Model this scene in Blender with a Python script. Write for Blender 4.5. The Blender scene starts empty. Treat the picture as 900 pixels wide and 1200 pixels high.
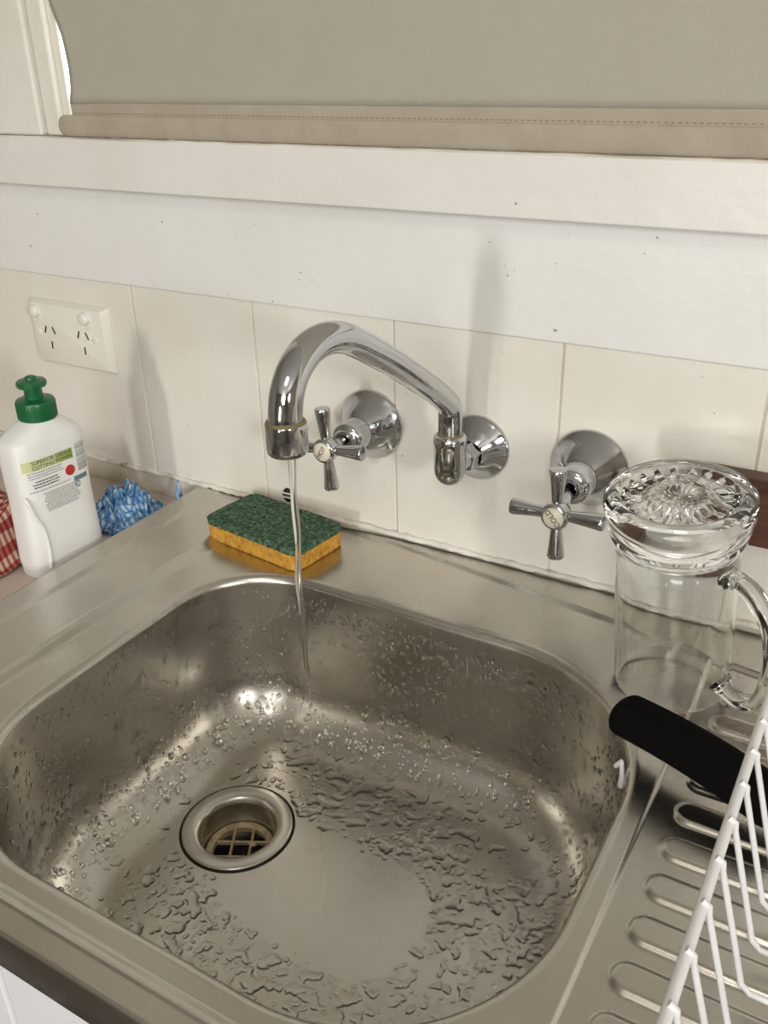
import bpy, bmesh, math, random
import numpy as np
from mathutils import Vector, Matrix, noise as mnoise

R_ = random.Random(7)
PI = math.pi
scene = bpy.context.scene
COL = scene.collection

# ------------------------------------------------------------------ camera
cam_d = bpy.data.cameras.new('camera')
cam = bpy.data.objects.new('camera', cam_d)
COL.objects.link(cam)
M3 = Matrix(((0.86338857, -0.21159075, 0.45802788),
             (0.50409614, 0.39981681, -0.76552831),
             (-0.02114853, 0.89183848, 0.45185934)))
cam.matrix_world = Matrix.Translation((0.37946459, -0.65278296, 0.40826576)) @ M3.to_4x4()
cam_d.sensor_fit = 'VERTICAL'
cam_d.sensor_height = 36.0
cam_d.lens = 36.0 * 1068.1 / 1200.0
cam_d.clip_start = 0.01
scene.camera = cam

# ------------------------------------------------------------------ view, world, lights
scene.view_settings.view_transform = 'Standard'
scene.view_settings.look = 'None'
scene.view_settings.gamma = 1.0
scene.view_settings.use_curve_mapping = False
scene.view_settings.exposure = -0.11
world = bpy.data.worlds.new('overcast_sky')
scene.world = world
world.use_nodes = True
bg = world.node_tree.nodes['Background']
bg.inputs[0].default_value = (0.86, 0.94, 1.0, 1)
bg.inputs[1].default_value = 5.0


def area(name, loc, target, sx, sy, power, color):
    d = bpy.data.lights.new(name, 'AREA')
    d.shape = 'RECTANGLE'
    d.size, d.size_y = sx, sy
    d.energy = power
    d.color = color
    o = bpy.data.objects.new(name, d)
    COL.objects.link(o)
    o.location = loc
    o.rotation_euler = (Vector(target) - Vector(loc)).to_track_quat('-Z', 'Y').to_euler()
    return o


area('window_light_side', (2.55, -1.95, 0.86), (0, -0.2, 0.2), 0.22, 0.50, 36, (1.0, 0.97, 0.92))
area('window_light_rear', (0.10, -3.1, 0.20), (0.09, -0.1, 0.2), 0.15, 0.42, 22, (1.0, 0.98, 0.95))
area('fill_light_wide', (1.0, -3.15, 1.00), (0.2, -0.1, 0.1), 1.1, 0.8, 28, (1.0, 0.985, 0.95))  # broad fill added behind the camera, not a modelled window
area('ceiling_fill', (0.6, -1.5, 1.46), (0.6, -1.5, 0), 0.5, 0.5, 6, (1.0, 0.95, 0.86))  # soft overhead fill, added without any lamp fitting

# ------------------------------------------------------------------ material helpers


def mat(name, color=(.8, .8, .8), rough=.5, metal=0.0, **kw):
    m = bpy.data.materials.new(name)
    m.use_nodes = True
    b = m.node_tree.nodes['Principled BSDF']
    b.inputs['Base Color'].default_value = (*color, 1)
    b.inputs['Roughness'].default_value = rough
    b.inputs['Metallic'].default_value = metal
    for k, v in kw.items():
        b.inputs[k.replace('_', ' ')].default_value = v
    return m


def nd(m, t, **kw):
    n = m.node_tree.nodes.new(t)
    for k, v in kw.items():
        if k in n.inputs:
            n.inputs[k].default_value = v
        else:
            setattr(n, k, v)
    return n


def lk(m, a, b):
    m.node_tree.links.new(a, b)


def coords(m, scale=(1, 1, 1), obj=True):
    tc = nd(m, 'ShaderNodeTexCoord')
    mp = nd(m, 'ShaderNodeMapping')
    mp.inputs['Scale'].default_value = scale
    lk(m, tc.outputs['Object' if obj else 'Generated'], mp.inputs['Vector'])
    return mp.outputs['Vector']


def world_coords(m, scale=(1, 1, 1)):
    g = nd(m, 'ShaderNodeNewGeometry')
    mp = nd(m, 'ShaderNodeMapping')
    mp.inputs['Scale'].default_value = scale
    lk(m, g.outputs['Position'], mp.inputs['Vector'])
    return mp.outputs['Vector']


def bump(m, height, strength=.3, dist=.001):
    b = nd(m, 'ShaderNodeBump')
    b.inputs['Strength'].default_value = strength
    b.inputs['Distance'].default_value = dist
    lk(m, height, b.inputs['Height'])
    lk(m, b.outputs['Normal'], m.node_tree.nodes['Principled BSDF'].inputs['Normal'])
    return b


def vary(m, scale, stops, detail=4, vscale=(1, 1, 1), target='Base Color', rough=.55):
    """noise -> colour ramp -> socket"""
    v = world_coords(m, vscale)
    n = nd(m, 'ShaderNodeTexNoise')
    n.inputs['Scale'].default_value = scale
    n.inputs['Detail'].default_value = detail
    n.inputs['Roughness'].default_value = rough
    lk(m, v, n.inputs['Vector'])
    r = nd(m, 'ShaderNodeValToRGB')
    els = r.color_ramp.elements
    while len(els) < len(stops):
        els.new(.5)
    for e, (p, c) in zip(els, stops):
        e.position = p
        e.color = (*c, 1) if len(c) == 3 else c
    lk(m, n.outputs['Fac'], r.inputs['Fac'])
    lk(m, r.outputs['Color'], m.node_tree.nodes['Principled BSDF'].inputs[target])
    return n, r


def wall_paint(name, c1, c2, rough=.42, specks=True, bs=.25):
    m = mat(name, c1, rough)
    n, r = vary(m, 9, [(.35, c2), (.6, c1)])
    if specks:
        v = world_coords(m)
        n2 = nd(m, 'ShaderNodeTexNoise')
        n2.inputs['Scale'].default_value = 150
        n2.inputs['Detail'].default_value = 2
        lk(m, v, n2.inputs['Vector'])
        r2 = nd(m, 'ShaderNodeValToRGB')
        r2.color_ramp.elements[0].position = .750
        r2.color_ramp.elements[1].position = .785
        lk(m, n2.outputs['Fac'], r2.inputs['Fac'])
        mx = nd(m, 'ShaderNodeMix')
        mx.data_type = 'RGBA'
        mx.inputs['B'].default_value = (.33, .29, .22, 1)
        lk(m, r2.outputs['Color'], mx.inputs['Factor'])
        lk(m, r.outputs['Color'], mx.inputs['A'])
        lk(m, mx.outputs['Result'], m.node_tree.nodes['Principled BSDF'].inputs['Base Color'])
    v = world_coords(m, (1, 1, 1.6))
    n3 = nd(m, 'ShaderNodeTexNoise')
    n3.inputs['Scale'].default_value = 60
    n3.inputs['Detail'].default_value = 5
    lk(m, v, n3.inputs['Vector'])
    bump(m, n3.outputs['Fac'], bs, .002)
    return m


M_board = wall_paint('painted_board', (.80, .80, .78), (.77, .765, .735))
M_tile = wall_paint('cream_tile', (.80, .775, .71), (.755, .72, .64), .28, True, .12)
M_joint = wall_paint('painted_grout', (.70, .66, .56), (.52, .46, .36), .6, False)
M_sill = wall_paint('sill_paint', (.78, .77, .73), (.74, .73, .68), .38)
M_chip = wall_paint('chipped_edge', (.74, .71, .64), (.42, .37, .30), .6, False)
M_frame = wall_paint('frame_gloss_paint', (.80, .78, .72), (.74, .71, .62), .25, False, .5)
M_room = mat('room_paint', (.30, .27, .23), .7)
M_ceil = mat('ceiling_paint', (.62, .60, .56), .8)
M_floor = mat('timber_floor', (.10, .065, .04), .45)
vary(M_floor, 5, [(.3, (.06, .05, .042)), (.7, (.13, .11, .09))], vscale=(1, 12, 1))


def blind_mat(name, c, c2, trans):
    m = mat(name, c, .85)
    nt = m.node_tree
    n, r = vary(m, 40, [(.2, c2), (.75, c)], 6)
    b = nt.nodes['Principled BSDF']
    tr = nd(m, 'ShaderNodeBsdfTranslucent')
    lk(m, r.outputs['Color'], tr.inputs['Color'])
    mx = nd(m, 'ShaderNodeMixShader')
    mx.inputs[0].default_value = trans
    lk(m, b.outputs[0], mx.inputs[1])
    lk(m, tr.outputs[0], mx.inputs[2])
    lk(m, mx.outputs[0], nt.nodes['Material Output'].inputs['Surface'])
    v = world_coords(m)
    n3 = nd(m, 'ShaderNodeTexNoise')
    n3.inputs['Scale'].default_value = 700
    lk(m, v, n3.inputs['Vector'])
    bump(m, n3.outputs['Fac'], .25, .0006)
    return m


M_blind = blind_mat('blind_fabric', (.43, .405, .335), (.405, .38, .31), .02)
M_hem = blind_mat('blind_hem', (.44, .385, .31), (.37, .315, .245), .02)


def steel_mat(name, base, rough, aniso=True):
    m = mat(name, base, rough, 1.0)
    # fine scratches and patchy wear in the roughness
    v = world_coords(m, (3, 60, 60))
    n = nd(m, 'ShaderNodeTexNoise')
    n.inputs['Scale'].default_value = 18
    n.inputs['Detail'].default_value = 6
    lk(m, v, n.inputs['Vector'])
    v2 = world_coords(m)
    n2 = nd(m, 'ShaderNodeTexNoise')
    n2.inputs['Scale'].default_value = 14
    n2.inputs['Detail'].default_value = 5
    lk(m, v2, n2.inputs['Vector'])
    ad = nd(m, 'ShaderNodeMath', operation='MULTIPLY_ADD')
    lk(m, n2.outputs['Fac'], ad.inputs[0])
    ad.inputs[1].default_value = .16
    ad.inputs[2].default_value = rough - .07
    lk(m, ad.outputs[0], m.node_tree.nodes['Principled BSDF'].inputs['Roughness'])
    r = nd(m, 'ShaderNodeValToRGB')
    r.color_ramp.elements[0].position = .3
    r.color_ramp.elements[1].position = .7
    r.color_ramp.elements[0].color = (*[c * .90 for c in base], 1)
    r.color_ramp.elements[1].color = (*base, 1)
    lk(m, n2.outputs['Fac'], r.inputs['Fac'])
    lk(m, r.outputs['Color'], m.node_tree.nodes['Principled BSDF'].inputs['Base Color'])
    bump(m, n.outputs['Fac'], .10, .0004)
    return m


M_steel = steel_mat('brushed_stainless_steel', (.60, .57, .515), .262)
M_bowl = M_steel
M_chrome = mat('chrome', (.54, .55, .57), .07, 1.0)
_v = world_coords(M_chrome)
_n = nd(M_chrome, 'ShaderNodeTexNoise')
_n.inputs['Scale'].default_value = 120
_n.inputs['Detail'].default_value = 4
lk(M_chrome, _v, _n.inputs['Vector'])
_mr = nd(M_chrome, 'ShaderNodeMapRange')
_mr.inputs['From Min'].default_value = .4
_mr.inputs['From Max'].default_value = .75
_mr.inputs['To Min'].default_value = .05
_mr.inputs['To Max'].default_value = .28
lk(M_chrome, _n.outputs['Fac'], _mr.inputs['Value'])
lk(M_chrome, _mr.outputs['Result'], M_chrome.node_tree.nodes['Principled BSDF'].inputs['Roughness'])
M_limescale = mat('limescale_ring', (.26, .21, .11), .5, .5)
M_drainring = steel_mat('drain_steel', (.60, .575, .53), .24)
M_grate = mat('stained_cream_plastic', (.42, .33, .19), .45)
vary(M_grate, 160, [(.3, (.26, .19, .10)), (.6, (.50, .41, .26))])
M_black = mat('black_void', (.006, .006, .005), .6)
M_dark_gap = mat('dark_gap', (.03, .022, .018), .8)
M_bench = mat('bench_laminate', (.60, .50, .43), .4)
vary(M_bench, 12, [(.3, (.56, .46, .39)), (.7, (.66, .57, .50))])
M_cabinet = mat('white_cabinet', (.80, .81, .84), .35)
M_glass = mat('clear_glass', (.97, .985, .975), .0, 0, Transmission_Weight=1.0, IOR=1.5)
M_pane = mat('window_glass', (1, 1, 1), .0, 0, Transmission_Weight=1.0, IOR=1.02)
M_water = mat('water', (1, 1, 1), .0, 0, Transmission_Weight=1.0, IOR=1.33)
M_rubber = mat('black_rubber', (.002, .002, .002), .85, 0, Specular_IOR_Level=.12)
M_wire = mat('white_coated_wire', (.80, .80, .82), .35)
M_whiteplastic = mat('white_plastic', (.82, .82, .82), .4)
M_bottle = mat('white_bottle_plastic', (.83, .835, .82), .36, 0, Subsurface_Weight=.08)
M_bottle.node_tree.nodes['Principled BSDF'].inputs['Subsurface Radius'].default_value = (.01, .01, .01)
M_green = mat('green_cap_plastic', (.005, .12, .035), .33)
M_gpo = mat('outlet_plastic', (.79, .76, .68), .35)
M_gpo2 = mat('outlet_switch_plastic', (.82, .80, .74), .25)
M_text = mat('black_print', (.02, .02, .02), .6)
M_grey = mat('grey_print', (.34, .34, .34), .6)
M_dtext = mat('dark_print', (.09, .09, .10), .6)
M_red = mat('red_seal', (.48, .03, .03), .5)
M_lime = mat('lime_print', (.38, .47, .10), .5)
n_, r_ = vary(M_lime, 30, [(.35, (.62, .66, .34)), (.65, (.30, .42, .07))], 1)
M_teal = mat('teal_print', (.12, .22, .24), .5)
M_button = mat('ivory_button', (.74, .69, .55), .35)
M_wood = mat('dark_timber', (.09, .035, .02), .4)
_n, _r = vary(M_wood, 10, [(.3, (.05, .018, .011)), (.7, (.135, .055, .032))], 6, (2, 14, 30))
M_stone = mat('outside_wall', (.7, .7, .68), .8)

# sponge and scourer
M_sponge = mat('orange_sponge', (.66, .34, .05), .9)
n_, r_ = vary(M_sponge, 150, [(.28, (.30, .12, .012)), (.45, (.55, .27, .03)), (.75, (.66, .38, .06))], 5)
_v = world_coords(M_sponge)
_vo = nd(M_sponge, 'ShaderNodeTexVoronoi')
_vo.inputs['Scale'].default_value = 420
lk(M_sponge, _v, _vo.inputs['Vector'])
bump(M_sponge, _vo.outputs['Distance'], .8, .0012)
M_scour = mat('green_scourer', (.05, .17, .09), .9)
n_, r_ = vary(M_scour, 300, [(.35, (.012, .035, .020)), (.52, (.055, .12, .070)), (.72, (.20, .29, .19))], 8)
bump(M_scour, n_.outputs['Fac'], 1.0, .002)

# gingham towel
M_towel = mat('red_gingham', (.4, .05, .05), .9)


def gingham(m, ca, cb, cc, period):
    uv = nd(m, 'ShaderNodeTexCoord')
    sp = nd(m, 'ShaderNodeSeparateXYZ')
    lk(m, uv.outputs['UV'], sp.inputs[0])
    outs = []
    for ax in ('X', 'Y'):
        a = nd(m, 'ShaderNodeMath', operation='MULTIPLY')
        lk(m, sp.outputs[ax], a.inputs[0])
        a.inputs[1].default_value = 1 / period
        b = nd(m, 'ShaderNodeMath', operation='FRACT')
        lk(m, a.outputs[0], b.inputs[0])
        c = nd(m, 'ShaderNodeMath', operation='GREATER_THAN')
        lk(m, b.outputs[0], c.inputs[0])
        c.inputs[1].default_value = .5
        outs.append(c)
    s = nd(m, 'ShaderNodeMath', operation='ADD')
    lk(m, outs[0].outputs[0], s.inputs[0])
    lk(m, outs[1].outputs[0], s.inputs[1])
    h = nd(m, 'ShaderNodeMath', operation='MULTIPLY')
    lk(m, s.outputs[0], h.inputs[0])
    h.inputs[1].default_value = .5
    r = nd(m, 'ShaderNodeValToRGB')
    r.color_ramp.interpolation = 'CONSTANT'
    e = r.color_ramp.elements
    e[0].position = 0
    e[0].color = (*ca, 1)
    e[1].position = .4
    e[1].color = (*cb, 1)
    x = e.new(.8)
    x.color = (*cc, 1)
    lk(m, h.outputs[0], r.inputs[0])
    lk(m, r.outputs[0], m.node_tree.nodes['Principled BSDF'].inputs['Base Color'])


gingham(M_towel, (.50, .42, .32), (.32, .09, .07), (.22, .010, .012), .0060)
M_blue = mat('blue_cleaning_cloth', (.1, .25, .6), .85)
gingham(M_blue, (.50, .64, .76), (.15, .33, .58), (.06, .18, .42), .0045)

# ------------------------------------------------------------------ object helpers


def link(name, me, m=None, parent=None, smooth=True):
    o = bpy.data.objects.new(name, me)
    COL.objects.link(o)
    if m is not None and len(me.materials) == 0:
        me.materials.append(m)
    if parent is not None:
        o.parent = parent
    if smooth and len(me.polygons):
        me.polygons.foreach_set('use_smooth', [True] * len(me.polygons))
    return o


def from_bm(name, bm, m=None, parent=None, smooth=False):
    bm.normal_update()
    me = bpy.data.meshes.new(name)
    bm.to_mesh(me)
    bm.free()
    return link(name, me, m, parent, smooth)


def thing(name, label, cat, loc=(0, 0, 0), rot=(0, 0, 0), group=None):
    o = bpy.data.objects.new(name, None)
    COL.objects.link(o)
    o.location = loc
    o.rotation_euler = rot
    o.empty_display_size = .02
    tag(o, label, cat, group)
    return o


def tag(o, label=None, cat=None, group=None, kind=None):
    if label:
        o['label'] = label
    if cat:
        o['category'] = cat
    if group:
        o['group'] = group
    if kind:
        o['kind'] = kind
    return o


def box_bm(x0, x1, y0, y1, z0, z1, bev=0.0, seg=2, bm=None):
    bm = bm or bmesh.new()
    vs = [bm.verts.new(p) for p in ((x0, y0, z0), (x1, y0, z0), (x1, y1, z0), (x0, y1, z0),
                                    (x0, y0, z1), (x1, y0, z1), (x1, y1, z1), (x0, y1, z1))]
    fs = [bm.faces.new([vs[i] for i in q]) for q in
          ((3, 2, 1, 0), (4, 5, 6, 7), (0, 1, 5, 4), (1, 2, 6, 5), (2, 3, 7, 6), (3, 0, 4, 7))]
    if bev:
        es = list({e for f in fs for e in f.edges})
        bmesh.ops.bevel(bm, geom=es, offset=bev, segments=seg, profile=.5, affect='EDGES')
    return bm


def box(name, x0, x1, y0, y1, z0, z1, m, parent=None, bev=0.0, seg=2):
    return from_bm(name, box_bm(x0, x1, y0, y1, z0, z1, bev, seg), m, parent, False)


def lathe_bm(prof, n=48, bm=None, mtx=None, cap0=False, cap1=False, zfun=None):
    """prof: list of (r, z); axis = local z."""
    bm = bm or bmesh.new()
    rings = []
    for r, z in prof:
        if r < 1e-6:
            p = Vector((0, 0, z))
            rings.append([bm.verts.new(mtx @ p if mtx else p)])
            continue
        ring = []
        for i in range(n):
            a = 2 * PI * i / n
            zz = zfun(r, a, z) if zfun else z
            p = Vector((r * math.cos(a), r * math.sin(a), zz))
            ring.append(bm.verts.new(mtx @ p if mtx else p))
        rings.append(ring)
    for A, B in zip(rings, rings[1:]):
        if len(A) == 1 and len(B) == 1:
            continue
        for i in range(n):
            j = (i + 1) % n
            if len(A) == 1:
                bm.faces.new((A[0], B[j], B[i]))
            elif len(B) == 1:
                bm.faces.new((A[i], A[j], B[0]))
            else:
                bm.faces.new((A[i], A[j], B[j], B[i]))
    if cap0 and len(rings[0]) > 1:
        bm.faces.new(rings[0][::-1])
    if cap1 and len(rings[-1]) > 1:
        bm.faces.new(rings[-1])
    return bm


def lathe(name, prof, m, parent=None, n=48, mtx=None, sharp=35, **kw):
    bm = lathe_bm(prof, n, None, mtx, **kw)
    bmesh.ops.recalc_face_normals(bm, faces=bm.faces)
    o = from_bm(name, bm, m, parent, True)
    mark_sharp(o, sharp)
    return o


def mark_sharp(o, deg):
    me = o.data
    bm = bmesh.new()
    bm.from_mesh(me)
    lim = math.radians(deg)
    for e in bm.edges:
        if len(e.link_faces) == 2:
            e.smooth = e.calc_face_angle(0) < lim
    bm.to_mesh(me)
    bm.free()


def catmull(pts, n):
    P = [Vector(p) for p in pts]
    P = [2 * P[0] - P[1]] + P + [2 * P[-1] - P[-2]]
    out = []
    for i in range(1, len(P) - 2):
        for k in range(n):
            t = k / n
            a, b, c, d = P[i - 1:i + 3]
            out.append(.5 * ((2 * b) + (c - a) * t + (2 * a - 5 * b + 4 * c - d) * t * t + (3 * b - a - 3 * c + d) * t ** 3))
    out.append(P[-2].copy())
    return out


def tube_bm(path, rad, n=16, bm=None, caps=True, sec=None):
    """sweep; rad float / list; sec = optional list of (u, v) unit section"""
    bm = bm or bmesh.new()
    path = [Vector(p) for p in path]
    N = len(path)
    rad = [rad] * N if not hasattr(rad, '__len__') else rad
    T = []
    for i in range(N):
        a = path[max(0, i - 1)]
        b = path[min(N - 1, i + 1)]
        T.append((b - a).normalized())
    u = T[0].orthogonal().normalized()
    rings = []
    for i in range(N):
        u = (u - T[i] * u.dot(T[i])).normalized()
        v = T[i].cross(u)
        ring = []
        for k in range(n):
            if sec:
                su, sv = sec[k]
            else:
                a = 2 * PI * k / n
                su, sv = math.cos(a), math.sin(a)
            ring.append(bm.verts.new(path[i] + (u * su + v * sv) * rad[i]))
        rings.append(ring)
    for A, B in zip(rings, rings[1:]):
        for k in range(n):
            j = (k + 1) % n
            bm.faces.new((A[k], A[j], B[j], B[k]))
    if caps:
        bm.faces.new(rings[0][::-1])
        bm.faces.new(rings[-1])
    return bm


def tube(name, path, rad, m, parent=None, n=16, caps=True):
    bm = tube_bm(path, rad, n, None, caps)
    bmesh.ops.recalc_face_normals(bm, faces=bm.faces)
    o = from_bm(name, bm, m, parent, True)
    mark_sharp(o, 50)
    return o


def np_mesh(name, V, F, m, parent=None, smooth=True):
    me = bpy.data.meshes.new(name)
    V = np.asarray(V, dtype=np.float32)
    F = np.asarray(F, dtype=np.int32)
    me.vertices.add(len(V))
    me.vertices.foreach_set('co', V.ravel())
    k = F.shape[1]
    me.loops.add(F.size)
    me.loops.foreach_set('vertex_index', F.ravel())
    me.polygons.add(len(F))
    me.polygons.foreach_set('loop_start', np.arange(len(F), dtype=np.int32) * k)
    me.polygons.foreach_set('loop_total', np.full(len(F), k, dtype=np.int32))
    me.update(calc_edges=True)
    me.validate()
    return link(name, me, m, parent, smooth)


def text_mesh(name, s, size, m, parent, mtx, extrude=.0, align='CENTER', sx=1.0):
    cu = bpy.data.curves.new(name, 'FONT')
    cu.body = s
    cu.size = size
    cu.extrude = extrude
    cu.align_x = align
    cu.align_y = 'CENTER'
    cu.resolution_u = 3
    to = bpy.data.objects.new(name + '_tmp', cu)
    COL.objects.link(to)
    dg = bpy.context.evaluated_depsgraph_get()
    me = bpy.data.meshes.new_from_object(to.evaluated_get(dg))
    bpy.data.objects.remove(to)
    bpy.data.curves.remove(cu)
    me.name = name
    me.transform(mtx @ Matrix.Diagonal((sx, 1, 1, 1)))
    me.materials.clear()
    return link(name, me, m, parent, False)


def sstep(a, b, x):
    t = np.clip((x - a) / (b - a), 0, 1)
    return t * t * (3 - 2 * t)


# ------------------------------------------------------------------ room
def struct(o):
    return tag(o, kind='structure')


struct(box('floor', -1.7, 2.9, -3.3, .05, -.95, -.90, M_floor))
struct(box('ceiling', -1.7, 2.9, -3.3, .05, 1.50, 1.55, M_ceil))
struct(box('wall_left', -1.75, -1.70, -3.3, .05, -.90, 1.50, M_room))
struct(box('wall_right', 2.90, 2.95, -3.3, .05, -.90, 1.50, M_room))
struct(box('wall_front', -1.7, 2.9, -3.35, -3.3, -.90, 1.50, M_room))

WIN_L, WIN_R, WIN_B, WIN_T = -.4700, 1.10, .3415, 1.25
bm = bmesh.new()
box_bm(-1.7, 2.9, .0011, .10, -.90, WIN_B - .002, bm=bm)
box_bm(-1.7, WIN_L - .05, .004, .10, WIN_B - .002, 1.50, bm=bm)
box_bm(WIN_R, 2.9, .004, .10, WIN_B - .002, 1.50, bm=bm)
box_bm(WIN_L - .05, WIN_R, .004, .10, WIN_T, 1.50, bm=bm)
wall = struct(from_bm('wall_back', bm, M_joint))
# the painted board above the tiles
BOARD_Y = -.0025
o = box('board', -1.69, 1.69, BOARD_Y, .001, .2066, .2985, M_board, wall, .0012)
tile_z1 = .2062
first = None
for i in range(-8, 9):
    x0 = -.4475 + .15 * i
    bmt = box_bm(x0 + .0009, x0 + .1491, 0 + .0004 * ((i * 37) % 3 - 1), .004, .0035, tile_z1, .0008, 2)
    o = from_bm('tile', bmt, M_tile, wall)
# ragged paint and sealant bead where tiles meet bench and sink
bm = bmesh.new()
pts = []
xx = -1.2
while xx < 1.2:
    pts.append((xx, -.0008 - .0007 * R_.random(), .0025 + .0018 * R_.random()))
    xx += .006
tube_bm(pts, [.0022 + .0012 * R_.random() for _ in pts], 8, bm)
M_seal = wall_paint('old_sealant', (.74, .71, .64), (.30, .24, .18), .6, False)
vary(M_seal, 45, [(.30, (.30, .24, .18)), (.37, (.66, .62, .54)), (.6, (.80, .78, .72))], 5)
from_bm('sealant_bead', bm, M_seal, wall, True)

# sill
sill = from_bm('trim_sill', box_bm(-1.2, 1.3, -.020, .004, .2985, .3415, .0012, 2), M_sill)
struct(sill)
bm = box_bm(-1.2, 1.3, -.0190, -.004, .3400, .3428, .0006, 1)
bmesh.ops.subdivide_edges(bm, edges=[e for e in bm.edges if abs(e.verts[0].co.x - e.verts[1].co.x) > .5], cuts=300)
for v in bm.verts:
    if v.co.z > .342:
        v.co.z += .0006 * mnoise.noise(Vector((v.co.x * 60, v.co.y * 40, 0)))
    if v.co.y < -.018:
        v.co.y += .0009 * mnoise.noise(Vector((v.co.x * 45, 3, 0)))
struct(from_bm('trim_chipped', bm, M_chip))

# window: jamb boards, stop, sash, pane
win = struct(thing('window_1', '', ''))
for k in ('label', 'category'):
    if k in win:
        del win[k]
box('jamb_board', -.470, -.3665, -.0165, .003, .3432, 1.24, M_frame, win, .003, 3)
box('jamb_board', -.3650, -.3440, -.0120, .001, .3432, 1.24, M_frame, win, .003, 3)
box('window_stop', -.3436, -.3340, -.0070, -.0035, .3432, 1.24, M_frame, win, .001, 2)
box('jamb_board', -.600, -.4715, -.0125, .0036, .3432, 1.24, M_frame, win, .002, 2)
box('window_frame', WIN_L - .012, WIN_L + .001, .035, .065, .3455, 1.24, M_frame, win, .001)
box('window_frame', WIN_L, WIN_R, .035, .065, .3440, .3600, M_frame, win, .001)
box('pane', WIN_L, WIN_R, .048, .052, .36, 1.25, M_pane, win)
box('window_frame', WIN_L - .04, WIN_R, .0045, .10, .3300, .3440, M_frame, win, .0005)

# roller blind
blind = thing('roller_blind', 'closed beige roller blind filling the window above the sill', 'blind', (.38, -.010, .3445))
NX, NZ = 260, 120
X0, X1 = -.325, 1.09
V = []
F = []
for j in range(NZ + 1):
    t = j / NZ
    z = .3705 + t * .86
    for i in range(NX + 1):
        s = (i / NX) ** 1.0
        xl = float(np.interp(z, (.3705, .385, .398, .410, .427, .440, .452, .47), (-.3262, -.3225, -.3212, -.3218, -.3240, -.3285, -.3330, -.3350)))
        x = xl + (X1 - xl) * s
        y = -.0112 + .0012 * math.sin(x * 9 + 1) * math.sin(z * 7) - .0012 * math.exp(-(x - xl) / .02)
        V.append((x - .38, y + .010, z - .3445))
for j in range(NZ):
    for i in range(NX):
        a = j * (NX + 1) + i
        F.append((a, a + 1, a + NX + 2, a + NX + 1))
fab = np_mesh('blind_fabric', V, F, M_blind, blind)
sol = fab.modifiers.new('thickness', 'SOLIDIFY')
sol.thickness = .0006
# folded hem and bottom bar sleeve
hem = from_bm('hem', box_bm(-.327 - .38, 1.09 - .38, -.0022, .0002, .3600 - .3445, .3712 - .3445, .0008, 2), M_hem, blind)
bm = bmesh.new()
sec = []
for k in range(20):
    a = 2 * PI * k / 20
    c, s_ = math.cos(a), math.sin(a)
    sec.append((math.copysign(abs(c) ** .7, c), math.copysign(abs(s_) ** .7, s_)))
N = 90
rings = []
for i in range(N + 1):
    t = i / N
    x = -.3445 + t * 1.434 if i else -.3445
    x = -.3445 + .012 * (1 - math.cos(min(1, i / 8) * PI / 2)) if i <= 8 else -.3325 + (i - 8) / (N - 8) * 1.42
    f = math.sin(min(1, (i + .6) / 8) * PI / 2) ** .7 if i <= 8 else 1
    ring = []
    for c, s_ in sec:
        ring.append(bm.verts.new((x - .38, -.0016 + c * .0034 * (.55 + .45 * f), .3522 - .3445 + s_ * .0094 * f)))
    rings.append(ring)
for A, B in zip(rings, rings[1:]):
    for k in range(20):
        bm.faces.new((A[k], A[(k + 1) % 20], B[(k + 1) % 20], B[k]))
bm.faces.new(rings[0][::-1])
bm.faces.new(rings[-1])
bmesh.ops.recalc_face_normals(bm, faces=bm.faces)
from_bm('bottom_bar', bm, M_hem, blind, True)
bm = bmesh.new()
x = -.322
while x < 1.08:
    box_bm(x - .38, x + .0022 - .38, -.0027, -.0020, .3627 - .3445, .3632 - .3445, bm=bm)
    x += .0045
M_stitch = mat('stitch_thread', (.20, .17, .13), .8)
st = from_bm('stitching', bm, M_stitch, blind)
tag(st, kind='stuff')

# bench, cabinet
BENCH_Z = -.022
bt = box('worktop', -1.5, -.2355, -.485, .0008, -.040, BENCH_Z, M_bench, None, .002)
tag(bt, 'pinkish beige laminate worktop to the left of the steel sink', 'worktop')
bt2 = box('worktop', .8705, 2.4, -.485, .0008, -.040, BENCH_Z, M_bench, None, .002)
tag(bt2, 'laminate worktop beyond the drainer, right of the steel sink', 'worktop')
cab = thing('sink_cabinet', 'white cabinet under the front edge of the sink', 'cabinet', (.3, -.25, -.90))
bmc = bmesh.new()
box_bm(-1.79, -1.772, -.20, .25, .10, .858, bm=bmc)
box_bm(1.182, 1.20, -.20, .25, .10, .858, bm=bmc)
box_bm(-1.772, 1.182, -.20, .25, .10, .12, bm=bmc)
box_bm(-1.772, 1.182, .24, .25, .12, .858, bm=bmc)
box_bm(-1.79, 1.2, -.16, .25, .0, .099, bm=bmc)
from_bm('body', bmc, M_cabinet, cab)
for k in range(6):
    dx0 = -1.79 + k * .498
    d = from_bm('door', box_bm(dx0 + .0015, dx0 + .4965, -.219, -.2008, .105, .8585, .002, 2), M_cabinet, cab)
    from_bm('handle', tube_bm([(dx0 + .45, -.2192, .80), (dx0 + .45, -.24, .795), (dx0 + .45, -.24, .70), (dx0 + .45, -.2192, .695)], .004, 10), M_chrome, d, True)

# ------------------------------------------------------------------ sink
CX, CY = .090, -.272
BX0, BX1, BY0, BY1 = -.108, .286, -.437, -.1045
RAD = dict(tl=.080, tr=.122, br=.118, bl=.118)
DECK = -.003
FLOOR = -.1475
DRAIN = (-.0075, -.249)


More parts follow.
